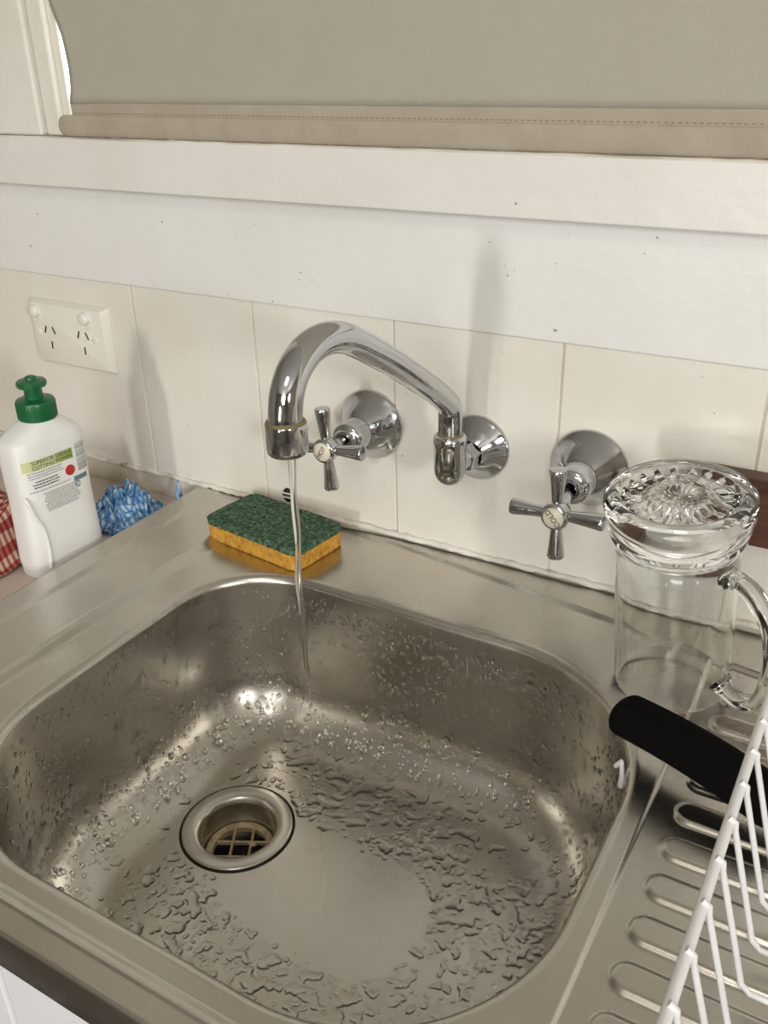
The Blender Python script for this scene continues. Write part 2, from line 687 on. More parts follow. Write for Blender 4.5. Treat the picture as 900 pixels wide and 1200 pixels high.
def outline(n_corner=90):
    P = []
    for (cx, cy, r, a0) in ((BX1 - RAD['tr'], BY1 - RAD['tr'], RAD['tr'], 0), (BX0 + RAD['tl'], BY1 - RAD['tl'], RAD['tl'], 90),
                            (BX0 + RAD['bl'], BY0 + RAD['bl'], RAD['bl'], 180), (BX1 - RAD['br'], BY0 + RAD['br'], RAD['br'], 270)):
        for k in range(n_corner + 1):
            a = math.radians(a0 + 90 * k / n_corner)
            P.append((cx + r * math.cos(a), cy + r * math.sin(a)))
    Q = []
    for i, p in enumerate(P):
        q = P[(i + 1) % len(P)]
        d = math.hypot(q[0] - p[0], q[1] - p[1])
        k = max(1, int(d / .003))
        for j in range(k):
            Q.append((p[0] + (q[0] - p[0]) * j / k, p[1] + (q[1] - p[1]) * j / k))
    return np.array(Q)


OUT0 = outline()
ang0 = np.unwrap(np.arctan2(OUT0[:, 1] - CY, OUT0[:, 0] - CX))
SX0, SX1, SY0, SY1 = -.2345, .3040, -.4755, -.0030
NA = 760
corner_angles = [math.atan2(y - CY, x - CX) for x, y in ((SX1, SY1), (SX0, SY1), (SX0, SY0), (SX1, SY0))]
angs = np.linspace(-PI, PI, NA, endpoint=False)
for ca in corner_angles:
    k = np.argmin(np.abs(angs - ca))
    angs[k] = ca
a_lo = ang0[0]
aw = (angs - a_lo) % (2 * PI) + a_lo
order = np.argsort(aw)
aw = aw[order]
ext_a = np.concatenate([ang0, [ang0[0] + 2 * PI]])
ext_p = np.vstack([OUT0, OUT0[:1]])
OUT = np.stack([np.interp(aw, ext_a, ext_p[:, 0]), np.interp(aw, ext_a, ext_p[:, 1])], 1)
tang = np.roll(OUT, -1, 0) - np.roll(OUT, 1, 0)
for _ in range(6):
    tang = (np.roll(tang, 1, 0) + tang * 2 + np.roll(tang, -1, 0)) / 4
NRM = np.stack([-tang[:, 1], tang[:, 0]], 1)       # inward normal (ccw outline)
NRM /= np.linalg.norm(NRM, axis=1)[:, None]
RECT = np.zeros_like(OUT)
for i, a in enumerate(aw):
    dx, dy = math.cos(a), math.sin(a)
    ts = []
    if dx > 1e-9:
        ts.append((SX1 - CX) / dx)
    if dx < -1e-9:
        ts.append((SX0 - CX) / dx)
    if dy > 1e-9:
        ts.append((SY1 - CY) / dy)
    if dy < -1e-9:
        ts.append((SY0 - CY) / dy)
    t = min(ts)
    RECT[i] = (CX + dx * t, CY + dy * t)


def deck_h(x, y):
    x = np.asarray(x, float)
    y = np.asarray(y, float)
    left = sstep(-.1405, -.1555, x)
    front = sstep(-.4525, -.4612, y)
    yb = -.004 - .135 * (x + .038)
    back = sstep(yb - .004, yb + .004, y) * sstep(-.08, .02, x)
    h = DECK + .0036 * np.maximum(np.maximum(left, front), .7 * back)
    # soft swelling near the left outer edge
    h = h + .0012 * sstep(-.204, -.214, x) * (1 - front)
    # step down to drainer
    h = h - .0022 * sstep(.3005, .3045, x) * (1 - front)
    # crisp pressed creases
    h = h + .00045 * np.exp(-((x + .1555) / .0012) ** 2) * (1 - front)
    h = h + .00035 * np.exp(-((y + .4622) / .0011) ** 2)
    return h


def drain_h(x, y):
    h = deck_h(x, y)
    inside = (1 - sstep(-.442, -.450, y))
    f = np.zeros_like(np.asarray(x + y, float))
    for k in range(-5, 9):
        yc = -.2455 - .0311 * k
        if yc > -.09 or yc < -.435:
            continue
        yy = np.abs(y - yc)
        prof = 1 - sstep(.0070, .0108, np.hypot(np.maximum(0, .3262 - x) * 1.05, yy))
        f = np.maximum(f, prof)
    return h + .0029 * f * inside


def floor_z(x, y):
    d = np.hypot(x - DRAIN[0], y - DRAIN[1])
    return FLOOR - .0035 * (1 - sstep(.035, .20, d)) + 0 * x


sink = thing('kitchen_sink', 'stainless steel sink with wet bowl and ribbed drainer against the tiled wall', 'sink', (0, 0, 0))
V = []
ring_ids = []
DR = np.array(DRAIN)


def add_ring(P, z):
    base = sum(len(v) for v in V)
    z = np.broadcast_to(z, (len(P),))
    V.append(np.column_stack([P, z]))
    ring_ids.append(base)


# outer to inner
EDGE = 7.5e-3
LIP0 = OUT - NRM * EDGE
NR = 130
for k in range(NR + 1):
    t = k / NR
    P = RECT + (LIP0 - RECT) * t
    add_ring(P, deck_h(P[:, 0], P[:, 1]))
hl = deck_h(LIP0[:, 0], LIP0[:, 1])
for k in range(1, 9):
    a = PI / 2 * k / 8
    P = OUT - NRM * (EDGE - EDGE * math.sin(a))
    add_ring(P, hl - .0075 * (1 - math.cos(a)))
WALL_IN, RF = .006, .050
for k in range(1, 22):
    t = k / 21
    P = OUT + NRM * (WALL_IN * t)
    zt = hl - .0075
    add_ring(P, zt + (FLOOR + RF - zt) * t)
for k in range(1, 19):
    a = PI / 2 * k / 18
    d = WALL_IN + RF * (1 - math.cos(a))
    P = OUT + NRM * d
    zf = floor_z(P[:, 0], P[:, 1])
    w = math.sin(a)
    add_ring(P, (FLOOR + RF - RF * w) + (zf - FLOOR) * w)
P0 = OUT + NRM * (WALL_IN + RF)
dv = P0 - DR
dcirc = DR + dv / np.linalg.norm(dv, axis=1)[:, None] * .0440
for k in range(1, 41):
    t = k / 40
    P = P0 + (dcirc - P0) * t
    z = floor_z(P[:, 0], P[:, 1])
    add_ring(P, z)
add_ring(DR + (dcirc - DR) * (.0325 / .044), FLOOR - .0055)
add_ring(DR + (dcirc - DR) * (.0318 / .044), FLOOR - .012)
nr = len(V)
F = []
idx = np.arange(NA)
jdx = (idx + 1) % NA
for k in range(nr - 1):
    a, b = ring_ids[k], ring_ids[k + 1]
    F.append(np.column_stack([a + idx, a + jdx, b + jdx, b + idx]))
bowl = np_mesh('bowl', np.vstack(V), np.vstack(F), M_steel, sink)

# drainer
xs = np.concatenate([np.arange(.304, .345, .001), np.linspace(.345, .868, 110)])
ys = np.arange(SY0, SY1 + .0006, (SY1 - SY0) / 420)
ys = np.linspace(SY0, SY1, 421)
XX, YY = np.meshgrid(xs, ys)
ZZ = drain_h(XX, YY)
V = np.column_stack([XX.ravel(), YY.ravel(), ZZ.ravel()])
nx, ny = len(xs), len(ys)
ii, jj = np.meshgrid(np.arange(nx - 1), np.arange(ny - 1))
a = (jj * nx + ii).ravel()
drainer = np_mesh('drainer', V, np.column_stack([a, a + 1, a + nx + 1, a + nx]), M_steel, sink)

# rolled edge and apron (swept section): left side and front
bm = bmesh.new()


def strip(bm, pts_fn, secs, closed=False):
    rings = []
    for s in pts_fn:
        rings.append([bm.verts.new(s(d, z)) for d, z in secs])
    for A, B in zip(rings, rings[1:]):
        for k in range(len(secs) - 1):
            bm.faces.new((A[k], A[k + 1], B[k + 1], B[k]))


hL = float(deck_h(SX0, -.2))
secs = [(0, 0)] + [(.0022 * math.sin(a), -.0022 * (1 - math.cos(a))) for a in [PI / 2 * k / 6 for k in range(1, 7)]] + [(.0024, -.030), (.0016, -.0315), (-.002, -.0318)]
fns = []
R0 = .004


def mk(x, y, nx_, ny_, hz):
    return lambda d, z: (x + nx_ * d, y + ny_ * d, hz + z)


nside = 60
for k in range(nside + 1):
    y = SY1 + (SY0 - SY1) * k / nside
    fns.append(mk(SX0, y, -1, 0, float(deck_h(SX0, y))))
for k in range(1, 7):
    a = PI / 2 * k / 6
    fns.append(mk(SX0, SY0, -math.cos(a), -math.sin(a), float(deck_h(SX0, SY0))))
for k in range(nside + 1):
    x = SX0 + (.868 - SX0) * k / nside
    fns.append(mk(x, SY0, 0, -1, float(deck_h(x, SY0)) - (.0 if x < .3 else 0)))
for k in range(0, 7):
    a = PI / 2 * k / 6
    fns.append(mk(.868, SY0, math.sin(a), -math.cos(a), float(deck_h(.3, SY0))))
fns.append(mk(.868, SY1, 1, 0, float(deck_h(.868, SY1))))
strip(bm, fns, secs)
bmesh.ops.recalc_face_normals(bm, faces=bm.faces)
rim = from_bm('rolled_edge', bm, M_steel, sink, True)
mark_sharp(rim, 60)

# drain fitting
ZD = FLOOR - .0035
MD = Matrix.Translation((DRAIN[0], DRAIN[1], ZD))
prof = [(.0448, -.0010), (.0450, .0008), (.0445, .0018), (.0430, .0022), (.0365, .0022), (.0335, .0014), (.0318, .0002), (.0305, -.0022), (.0300, -.0050),
        (.0298, -.0260), (.0285, -.0270), (.0285, -.060)]
fl = lathe('drain_flange', prof, M_drainring, sink, 72, MD, 60)
tubeb = lathe('drain_shade_disc', [(.0286, -.059), (.0001, -.0595)], M_black, sink, 32, MD)  # black disc closing the hole, its colour stands for the shade below
gap_ring = lathe('gap_shade_ring', [(.0450, .0002), (.0462, .0008), (.0468, .0002)], M_black, sink, 64, MD, 60)  # black ring painting the shadowed gap round the flange
gr = lathe('grate', [(.0284, -.0245), (.0284, -.0285), (.0225, -.0285), (.0225, -.0235), (.0240, -.0225), (.0276, -.0225), (.0284, -.0245)], M_grate, sink, 56, MD, 40)
AG = math.radians(28)
for axis in (0, 1):
    for off in (-.0078, .0078):
        hl_ = math.sqrt(.0228 ** 2 - off ** 2)
        if axis == 0:
            bmb = box_bm(-hl_, hl_, off - .0009, off + .0009, -.0280, -.0240, .0004, 1)
        else:
            bmb = box_bm(off - .0009, off + .0009, -hl_, hl_, -.0282, -.0242, .0004, 1)
        bmb.transform(MD @ Matrix.Rotation(AG, 4, 'Z'))
        from_bm('grate_bar', bmb, M_grate, gr)
bmb = bmesh.new()
bmesh.ops.create_icosphere(bmb, subdivisions=2, radius=.003)
bmb.transform(MD @ Matrix.Translation((.006, .009, -.0240)) @ Matrix.Diagonal((1.3, 1, .5, 1)))
from_bm('screw_head', bmb, M_grate, gr, True)

# ------------------------------------------------------------------ water on the sink
rng = np.random.RandomState(5)
LAND = np.array([.088, -.272])


def value_noise(shape, cell, rs):
    ny_, nx_ = shape
    gy, gx = int(ny_ / cell) + 3, int(nx_ / cell) + 3
    G = rs.rand(gy, gx)
    Y = np.arange(ny_) / cell
    X = np.arange(nx_) / cell
    y0 = Y.astype(int)
    x0 = X.astype(int)
    fy = (Y - y0)[:, None]
    fx = (X - x0)[None, :]
    fy = fy * fy * (3 - 2 * fy)
    fx = fx * fx * (3 - 2 * fx)
    A = G[y0][:, x0]
    B = G[y0][:, x0 + 1]
    C_ = G[y0 + 1][:, x0]
    D = G[y0 + 1][:, x0 + 1]
    return (A * (1 - fx) + B * fx) * (1 - fy) + (C_ * (1 - fx) + D * fx) * fy


step = .0007
gx0, gx1, gy0, gy1 = -.10, .278, -.430, -.115
gx = np.arange(gx0, gx1, step)
gy = np.arange(gy0, gy1, step)
GX, GY = np.meshgrid(gx, gy)
sh = GX.shape
n1 = value_noise(sh, 5.5, rng)
n2 = value_noise(sh, 10, rng)
n3 = value_noise(sh, 24, rng)
n4 = value_noise(sh, 3, rng)
n5 = value_noise(sh, 70, rng)
# signed distance inside the floor region
def in_dist(x, y, inset):
    x0, x1, y0, y1 = BX0 + inset, BX1 - inset, BY0 + inset, BY1 - inset
    d = np.minimum(np.minimum(x - x0, x1 - x), np.minimum(y - y0, y1 - y))
    for (cx, cy, r, sx, sy) in ((BX1 - RAD['tr'], BY1 - RAD['tr'], RAD['tr'] - inset, 1, 1), (BX0 + RAD['tl'], BY1 - RAD['tl'], RAD['tl'] - inset, -1, 1),
                                (BX0 + RAD['bl'], BY0 + RAD['bl'], RAD['bl'] - inset, -1, -1), (BX1 - RAD['br'], BY0 + RAD['br'], RAD['br'] - inset, 1, -1)):
        m = ((x - cx) * sx > 0) & ((y - cy) * sy > 0)
        d = np.where(m, r - np.hypot(x - cx, y - cy), d)
    return d


ID = in_dist(GX, GY, WALL_IN + RF - .024)
rl = np.hypot((GX - LAND[0]) * 1.0, (GY - LAND[1]) * 1.15)
angl = np.arctan2(GY - LAND[1], GX - LAND[0])
rr_edge = .062 + .016 * np.cos(angl * 2 + .4) + .014 * (n5 - .5) * 2
dry = 1 - sstep(0, .018, rl - rr_edge)           # smooth film around the landing point
rd = np.hypot(GX - DRAIN[0], GY - DRAIN[1])
# density of beads over the floor: none in the smooth film round the landing point, thick in the arc behind it
wgt = .62 * (1 - dry)
wgt += .55 * np.exp(-((rl - .098) / .026) ** 2) * sstep(-.05, .02, GX)
wgt += .35 * sstep(-.19, -.160, GY) * sstep(.17, .06, GX) * sstep(-.06, -.02, GX)
wgt += .30 * sstep(-.36, -.41, GY) + .25 * sstep(.17, .24, GX)
wgt *= 1 - .62 * sstep(.0, -.07, GX) * sstep(-.35, -.29, GY)
wgt *= 1 - .55 * sstep(.12, .20, GX) * sstep(-.22, -.16, GY)
wgt *= (1 - dry)
wgt = np.clip(wgt, 0, 1.1)
ripple = value_noise(sh, 9, rng)
warp_x = (value_noise(sh, 7, rng) - .5) * .0036 + (value_noise(sh, 3, rng) - .5) * .0012
warp_y = (value_noise(sh, 7, rng) - .5) * .0036 + (value_noise(sh, 3, rng) - .5) * .0012
Fld = np.zeros(sh)
Hh = np.zeros(sh)


def stamp(x, y, rx, ry, an, amp):
    m_ = max(rx, ry) * 2.1 + .0022
    i0, i1 = int((x - m_ - gx0) / step), int((x + m_ - gx0) / step) + 2
    j0, j1 = int((y - m_ - gy0) / step), int((y + m_ - gy0) / step) + 2
    sub = (slice(max(0, j0), j1), slice(max(0, i0), i1))
    X_ = GX[sub] + warp_x[sub] - x
    Y_ = GY[sub] + warp_y[sub] - y
    c_, s_ = math.cos(an), math.sin(an)
    d2 = ((X_ * c_ + Y_ * s_) / rx) ** 2 + ((-X_ * s_ + Y_ * c_) / ry) ** 2
    Fld[sub] += amp * np.exp(-d2 * .9)


placed = 0
for _ in range(9000):
    x = rng.uniform(gx0, gx1)
    y = rng.uniform(gy0, gy1)
    j, i = min(sh[0] - 1, int((y - gy0) / step)), min(sh[1] - 1, int((x - gx0) / step))
    if rng.rand() > wgt[j, i] * (.35 + 1.2 * n5[j, i]) * .64:
        continue
    u = rng.rand()
    r = .00062 + .0028 * u ** 4
    e = 1 + 1.3 * rng.rand() ** 2
    an = math.atan2(y - LAND[1], x - LAND[0]) + PI / 2 * (rng.rand() < .75) + rng.uniform(-.5, .5)
    stamp(x, y, r * e, r, an, 1.0)
    placed += 1
for x, y, rx, ry, an in ((.100, -.150, .009, .0028, -.15), (.075, -.155, .006, .0035, .4), (.225, -.372, .006, .0035, .2), (.215, -.395, .007, .0038, .1), (.232, -.345, .008, .0026, 0), (.226, -.330, .008, .0026, .1),
                         (-.012, -.385, .006, .0035, .8), (.014, -.398, .003, .003, 0), (-.045, -.205, .0045, .003, .9), (.045, -.183, .004, .0028, .6), (.17, -.395, .010, .0035, .5), (.120, -.345, .006, .003, .8),
                         (.155, -.415, .009, .004, -.3), (-.03, -.300, .004, .003, .3)):
    stamp(x, y, rx, ry, an, 1.15)
thr = .50
Hh = .00135 * np.sqrt(np.clip((Fld - thr) / .75, 0, 1.3))
# thin rippled film between the beads on the right and at the front
film = sstep(.42, .62, n3 * .5 + n5 * .5) * np.clip(wgt, 0, 1) * sstep(-.02, .06, GX)
Hf = .00028 * film * (.25 + 1.1 * ripple)
Hh = np.maximum(Hh, Hf)
for (x, y, r) in ((.1145, -.395, .0030), (.052, -.160, .0030), (-.085 + .04, -.250, .0026)):
    sub = (slice(int((y - r - gy0) / step), int((y + r - gy0) / step) + 2), slice(int((x - r - gx0) / step), int((x + r - gx0) / step) + 2))
    d2 = ((GX[sub] - x) ** 2 + (GY[sub] - y) ** 2) / r ** 2
    Hh[sub] = np.maximum(Hh[sub], r * .6 * np.sqrt(np.clip(1 - d2, 0, 1)))
Hh *= sstep(0, .008, ID)
Hh *= sstep(.048, .0515, rd)
for _ in range(2):
    Hh = (Hh * 4 + np.roll(Hh, 1, 0) + np.roll(Hh, -1, 0) + np.roll(Hh, 1, 1) + np.roll(Hh, -1, 1)) / 8
# bowl surface height incl. fillet region
IDf = in_dist(GX, GY, WALL_IN + RF)
over = np.clip(-IDf, 0, RF)
surf = floor_z(GX, GY) + RF - np.sqrt(RF ** 2 - over ** 2)
WZ = surf + Hh - .00006
mask = Hh > .00011
c = mask[:-1, :-1] | mask[1:, :-1] | mask[:-1, 1:] | mask[1:, 1:]
jj, ii = np.nonzero(c)
nxg = sh[1]
quads = np.column_stack([jj * nxg + ii, jj * nxg + ii + 1, (jj + 1) * nxg + ii + 1, (jj + 1) * nxg + ii])
used, inv = np.unique(quads, return_inverse=True)
quads = inv.reshape(quads.shape)
Vw = np.column_stack([GX.ravel()[used], GY.ravel()[used], WZ.ravel()[used]])
wf = np_mesh('water_puddles', Vw, quads, M_water)
tag(wf, 'puddles and beads of water spread over the floor of the sink bowl', 'water', kind='stuff')

# beads of water on the bowl walls
def wall_point(ai, t):
    """ai index on the outline, t 0 (top) .. 1 (bottom of the straight wall) .. 2 (end of fillet)"""
    o2 = OUT[ai]
    n2_ = NRM[ai]
    ztop = hl[ai] - .0075
    if t <= 1:
        d = WALL_IN * t
        z = ztop + (FLOOR + RF - ztop) * t
        nn = Vector((n2_[0], n2_[1], .07)).normalized()
    else:
        a = PI / 2 * (t - 1)
        d = WALL_IN + RF * (1 - math.cos(a))
        z = FLOOR + RF - RF * math.sin(a)
        nn = Vector((n2_[0] * math.cos(a), n2_[1] * math.cos(a), math.sin(a)))
    return Vector((o2[0] + n2_[0] * d, o2[1] + n2_[1] * d, z)), nn


bmd = bmesh.new()
bmesh.ops.create_icosphere(bmd, subdivisions=2, radius=1.0)
base_v = [v.co.copy() for v in bmd.verts]
base_f = [[v.index for v in f.verts] for f in bmd.faces]
bmd.free()
VV = []
FF = []


def bead(p, n, r, elong, flat):
    up = Vector((0, 0, 1))
    t1 = (up - n * up.dot(n))
    t1 = t1.normalized() if t1.length > 1e-3 else Vector((1, 0, 0))
    t2 = n.cross(t1)
    b0 = len(VV)
    for v in base_v:
        w = 1 - .25 * v.x
        q = p + t1 * (v.x * r * elong) + t2 * (v.y * r * w) + n * (v.z * r * flat)
        VV.append(q[:])
    for f in base_f:
        FF.append([b0 + i for i in f])


cnt = 0
while cnt < 4000:
    ai = R_.randrange(NA)
    x, y = OUT[ai]
    t = R_.uniform(.02, 1.75)
    if y < -.40 and x < .25:
        continue
    w = .45
    if y > -.125 and x > -.06:                    # back wall: dense belt just under the lip
        w = 1.0 if .12 < t < .38 else .34
        if t < .10:
            w = .1
    if x < -.09:
        w = .42
    if x > .24:
        w = .36
    if R_.random() > w:
        continue
    p, n = wall_point(ai, t)
    r = .00082 + .0012 * R_.random() ** 2.5
    if t > 1.1 and R_.random() < .06:
        r = .0026
    bead(p, n, r, R_.uniform(1.0, 1.8), .62)
    cnt += 1
wb = np_mesh('water_beads', VV, FF, M_water)
tag(wb, 'small beads of water clinging to the side walls of the sink bowl', 'water', kind='stuff')

# ------------------------------------------------------------------ taps
TX90 = Matrix.Rotation(PI / 2, 4, 'X')     # local z -> -y (out of the wall)


def cross_tap(name, label, x, z, hub, rot, text, trot, n=10):
    """x,z flange centre on the wall; hub = (dx, dz, dist) of the cross-handle"""
    t = thing(name, label, 'tap', (x, 0, z), (0, 0, 0), 'chrome wall taps')
    fl = lathe('wall_flange', [(.0320, .0), (.0322, .0022), (.0316, .0034), (.0305, .0042), (.0245, .0125), (.0185, .0210), (.0160, .0236), (.0148, .0250)],
               M_chrome, t, 64, TX90, 40)
    lathe('valve_body', [(.0146, .0240), (.0146, .0400), (.0142, .0425), (.0130, .0440), (.0112, .0446), (.0098, .0456), (.0094, .0470),
                         (.0088, .0478), (.0062, .0478), (.0060, .0420), (.0001, .0420)], M_chrome, t, 40, TX90, 40)
    hx, hz, hd = hub
    tube('spindle', [(0, -.040, 0), (hx * .6, -.054, hz * .6), (hx, -hd + .006, hz)], .0042, M_chrome, t, 12)
    H = Matrix.Translation((hx, -hd, hz)) @ TX90
    ch = lathe('cross_handle', [(.0001, -.0075), (.0052, -.0075), (.0070, -.006), (.0098, -.004), (.0108, .000), (.0108, .0055), (.0100, .0075), (.0084, .0082), (.0080, .0078), (.0001, .0078)],
               M_chrome, t, 40, H, 50)
    for k in range(4):
        a = rot + k * PI / 2
        A = H @ Matrix.Rotation(a, 4, 'Z') @ Matrix.Translation((0, 0, .0006)) @ Matrix.Rotation(PI / 2, 4, 'Y')
        lathe('handle_arm', [(.0040, .0080), (.0044, .0120), (.0054, .0230), (.0064, .0325), (.0066, .0345), (.0060, .0358), (.0045, .0362), (.0001, .0364)],
              M_chrome, ch, 24, A, 40)
    bt_ = lathe('index_button', [(.0079, .0070), (.0079, .0086), (.0074, .0092), (.0001, .0093)], M_button, t, 32, H, 50)
    text_mesh('lettering', text, .0062, M_text, bt_, H @ Matrix.Translation((0, 0, .00945)) @ Matrix.Rotation(trot, 4, 'Z'), .00008, sx=.92)
    return t


cross_tap('cold_tap', 'chrome cross-handle wall tap marked COLD, beside the upturned glass mug', .1805, .1085, (.0012, -.0085, .073), math.radians(92), 'COLD', math.radians(132))
cross_tap('hot_tap', 'chrome cross-handle wall tap marked HOT, behind the spout', -.0215, .1095, (.0005, .0030, .073), math.radians(95), 'HOT', math.radians(55))

sp = thing('swivel_spout', 'chrome swan-neck spout on the wall between the taps, running water', 'tap', (.0835, 0, .1075))
lathe('wall_flange', [(.0285, .0), (.0288, .002), (.0282, .0035), (.0268, .0045), (.0210, .0105), (.0150, .0165), (.0120, .0190)], M_chrome, sp, 64, TX90, 40)
EX, EY = .081 - .0835, -.049
hexp = [(.0115, .0150), (.0115, .034)]
bmh = bmesh.new()
lathe_bm([(.0001, .015), (.0118, .015), (.0122, .017), (.0122, .030), (.0110, .032), (.0100, .0321)], 6, bmh, TX90 @ Matrix.Rotation(.3, 4, 'Z'), False, True)
from_bm('hex_nut', bmh, M_chrome, sp)
tube('outlet_neck', [(0, -.028, 0), (EX, EY + .002, .004)], .0095, M_chrome, sp, 24)
EL = Matrix.Translation((EX, EY, 0))
z0 = -.0150
lathe('swivel_body', [(.0001, z0), (.0040, z0 + .0004), (.0080, z0 + .0022), (.0112, z0 + .0060), (.0128, z0 + .0110), (.0130, z0 + .016), (.0130, .0185), (.0134, .0190), (.0134, .0250), (.0128, .0272), (.0112, .0283), (.0098, .0284)],
      M_chrome, sp, 48, EL, 45)
lathe('swivel_collar', [(.0094, .0278), (.0103, .0283), (.0103, .0296), (.0095, .0301)], M_limescale, sp, 40, EL, 40)
th = math.radians(3)
dxn, dyn = math.sin(th), -math.cos(th)
prof_p = [(0, .028), (0, .042), (.0020, .0520), (.0110, .0605), (.028, .0725), (.0485, .0855), (.0985, .1160), (.135, .1365), (.1560, .1470), (.172, .1525), (.1875, .1545), (.2035, .1525),
          (.2170, .1455), (.2250, .1350), (.2280, .1240), (.2282, .1200)]
path = catmull([(EX + r * dxn, EY + r * dyn, z) for r, z in prof_p], 8)
tube('pipe', path, .0096, M_chrome, sp, 40)
NZx, NZy = EX + .2282 * dxn, EY + .2282 * dyn
NZM = Matrix.Translation((NZx, NZy, 0))
lathe('nozzle_collar', [(.0095, .1212), (.0103, .1210), (.0112, .1202), (.0112, .1192), (.0098, .1190)], M_limescale, sp, 40, NZM, 40)
lathe('nozzle', [(.0096, .1195), (.0116, .1195), (.0119, .1185), (.0119, .1045), (.0114, .1022), (.0106, .1014), (.0090, .1015), (.0088, .1070), (.0001, .1072)], M_chrome, sp, 48, NZM, 45)

# running water
sx, sy = .0835 + NZx + .0015, NZy
zt = .1075 + .1065
pts = []
rad = []
for k in range(121):
    t = k / 120
    z = zt - t * (zt + .1500)
    wob = .0005 * math.sin(t * 17) + .0004 * math.sin(t * 41 + 1)
    pts.append((sx + wob + .0015 * t, sy + wob * .6, z))
    r = .0022 * (1 - .35 * min(1, t * 1.6)) * (1 + .10 * math.sin(t * 60))
    if z < .062:
        r = max(.00022, r * (1 - (.062 - z) / .016))
    rad.append(r)
pts = [(a, b, c_) for a, b, c_ in pts]
stream = tube('water_stream', pts, rad, M_water, None, 14)
tag(stream, 'thin stream of water falling from the spout into the bowl', 'water')

# ------------------------------------------------------------------ power outlet
gx_, gz_ = -.3895, .1450
gp = thing('power_outlet', 'cream double power outlet with two round switches on the tiled wall', 'socket', (gx_, 0, gz_))
bmg = bmesh.new()
w2, h2 = .0585, .0352
back = [(-w2, -h2), (w2, -h2), (w2, h2), (-w2, h2)]


def rrect(w, h, r, n=6):
    out = []
    for cx, cy, a0 in ((w - r, h - r, 0), (-w + r, h - r, 90), (-w + r, -h + r, 180), (w - r, -h + r, 270)):
        for k in range(n + 1):
            a = math.radians(a0 + 90 * k / n)
            out.append((cx + r * math.cos(a), cy + r * math.sin(a)))
    return out


rings = []
for (w, h, r, y) in ((w2, h2, .003, 0), (w2, h2, .003, -.0022), (w2 - .0008, h2 - .0008, .003, -.0034), (w2 - .0055, h2 - .0035, .003, -.0082), (w2 - .0068, h2 - .0048, .003, -.0088)):
    rings.append([bmg.verts.new((px, y, pz)) for px, pz in rrect(w, h, r)])
for A, B in zip(rings, rings[1:]):
    n = len(A)
    for k in range(n):
        bmg.faces.new((A[k], A[(k + 1) % n], B[(k + 1) % n], B[k]))
bmg.faces.new(rings[-1])
bmesh.ops.recalc_face_normals(bmg, faces=bmg.faces)
pl = from_bm('cover_plate', bmg, M_gpo, gp, True)
mark_sharp(pl, 25)
for sgn, cxs in ((-1, -.0445), (1, .0300)):
    S = Matrix.Translation((cxs, -.0086, .0205)) @ TX90
    ringo = lathe('switch_surround', [(.0080, .0), (.0080, .0008), (.0072, .0012), (.0066, .0004), (.0001, .0004)], M_gpo, gp, 32, S @ Matrix.Diagonal((.9, 1.25, 1, 1)), 40)
    lathe('switch', [(.0064, .0), (.0064, .0028), (.0060, .0042), (.0048, .0052), (.0025, .0056), (.0001, .0057)], M_gpo2, gp, 32,
          Matrix.Translation((cxs, -.0086, .0228)) @ TX90, 40)
for cxs in (-.0275, .0220):
    for (px, pz, ang) in ((-.0062, .0040, 22), (.0062, .0040, -24), (.0, -.0125, 4)):
        bs = box_bm(-.0010, .0010, -.0092, -.0084, -.0042, .0042, .0003, 1)
        bs.transform(Matrix.Translation((cxs + px, 0, pz)) @ Matrix.Rotation(math.radians(ang), 4, 'Y'))
        from_bm('socket_slot', bs, M_black, gp)
for cxs in (-.0445, .0400):
    lathe('screw_cap', [(.0040, 0), (.0040, .0009), (.0034, .0013), (.0001, .0013)], M_gpo2, gp, 24, Matrix.Translation((cxs, -.0086, .0005)) @ TX90, 50)

# chain hole cover low on the wall behind the sponge
hv = thing('wall_vent_button', 'small black oval fitting with white bars low on the tiles behind the sponge', 'fitting', (-.1215, -.0002, .0160))
HB = Matrix.Diagonal((1, 1, 1.3, 1)) @ TX90
lathe('disc', [(.0058, .0), (.0058, .0010), (.0054, .0014), (.0001, .0014)], M_black, hv, 32, HB, 60)
for k, (zz, ww) in enumerate(((.0022, .0052), (.0, .0056), (-.0022, .0054))):
    from_bm('bar', box_bm(-ww, ww * .9, -.0021, -.0013, zz - .0007, zz + .0007, .0002, 1), M_whiteplastic if k != 1 else M_chrome, hv)

# ------------------------------------------------------------------ sponge
spg = thing('scouring_sponge', 'orange sponge with green scourer top on the sink ledge', 'sponge', (-.0985, -.0560, DECK))
SA = math.radians(-7.5)


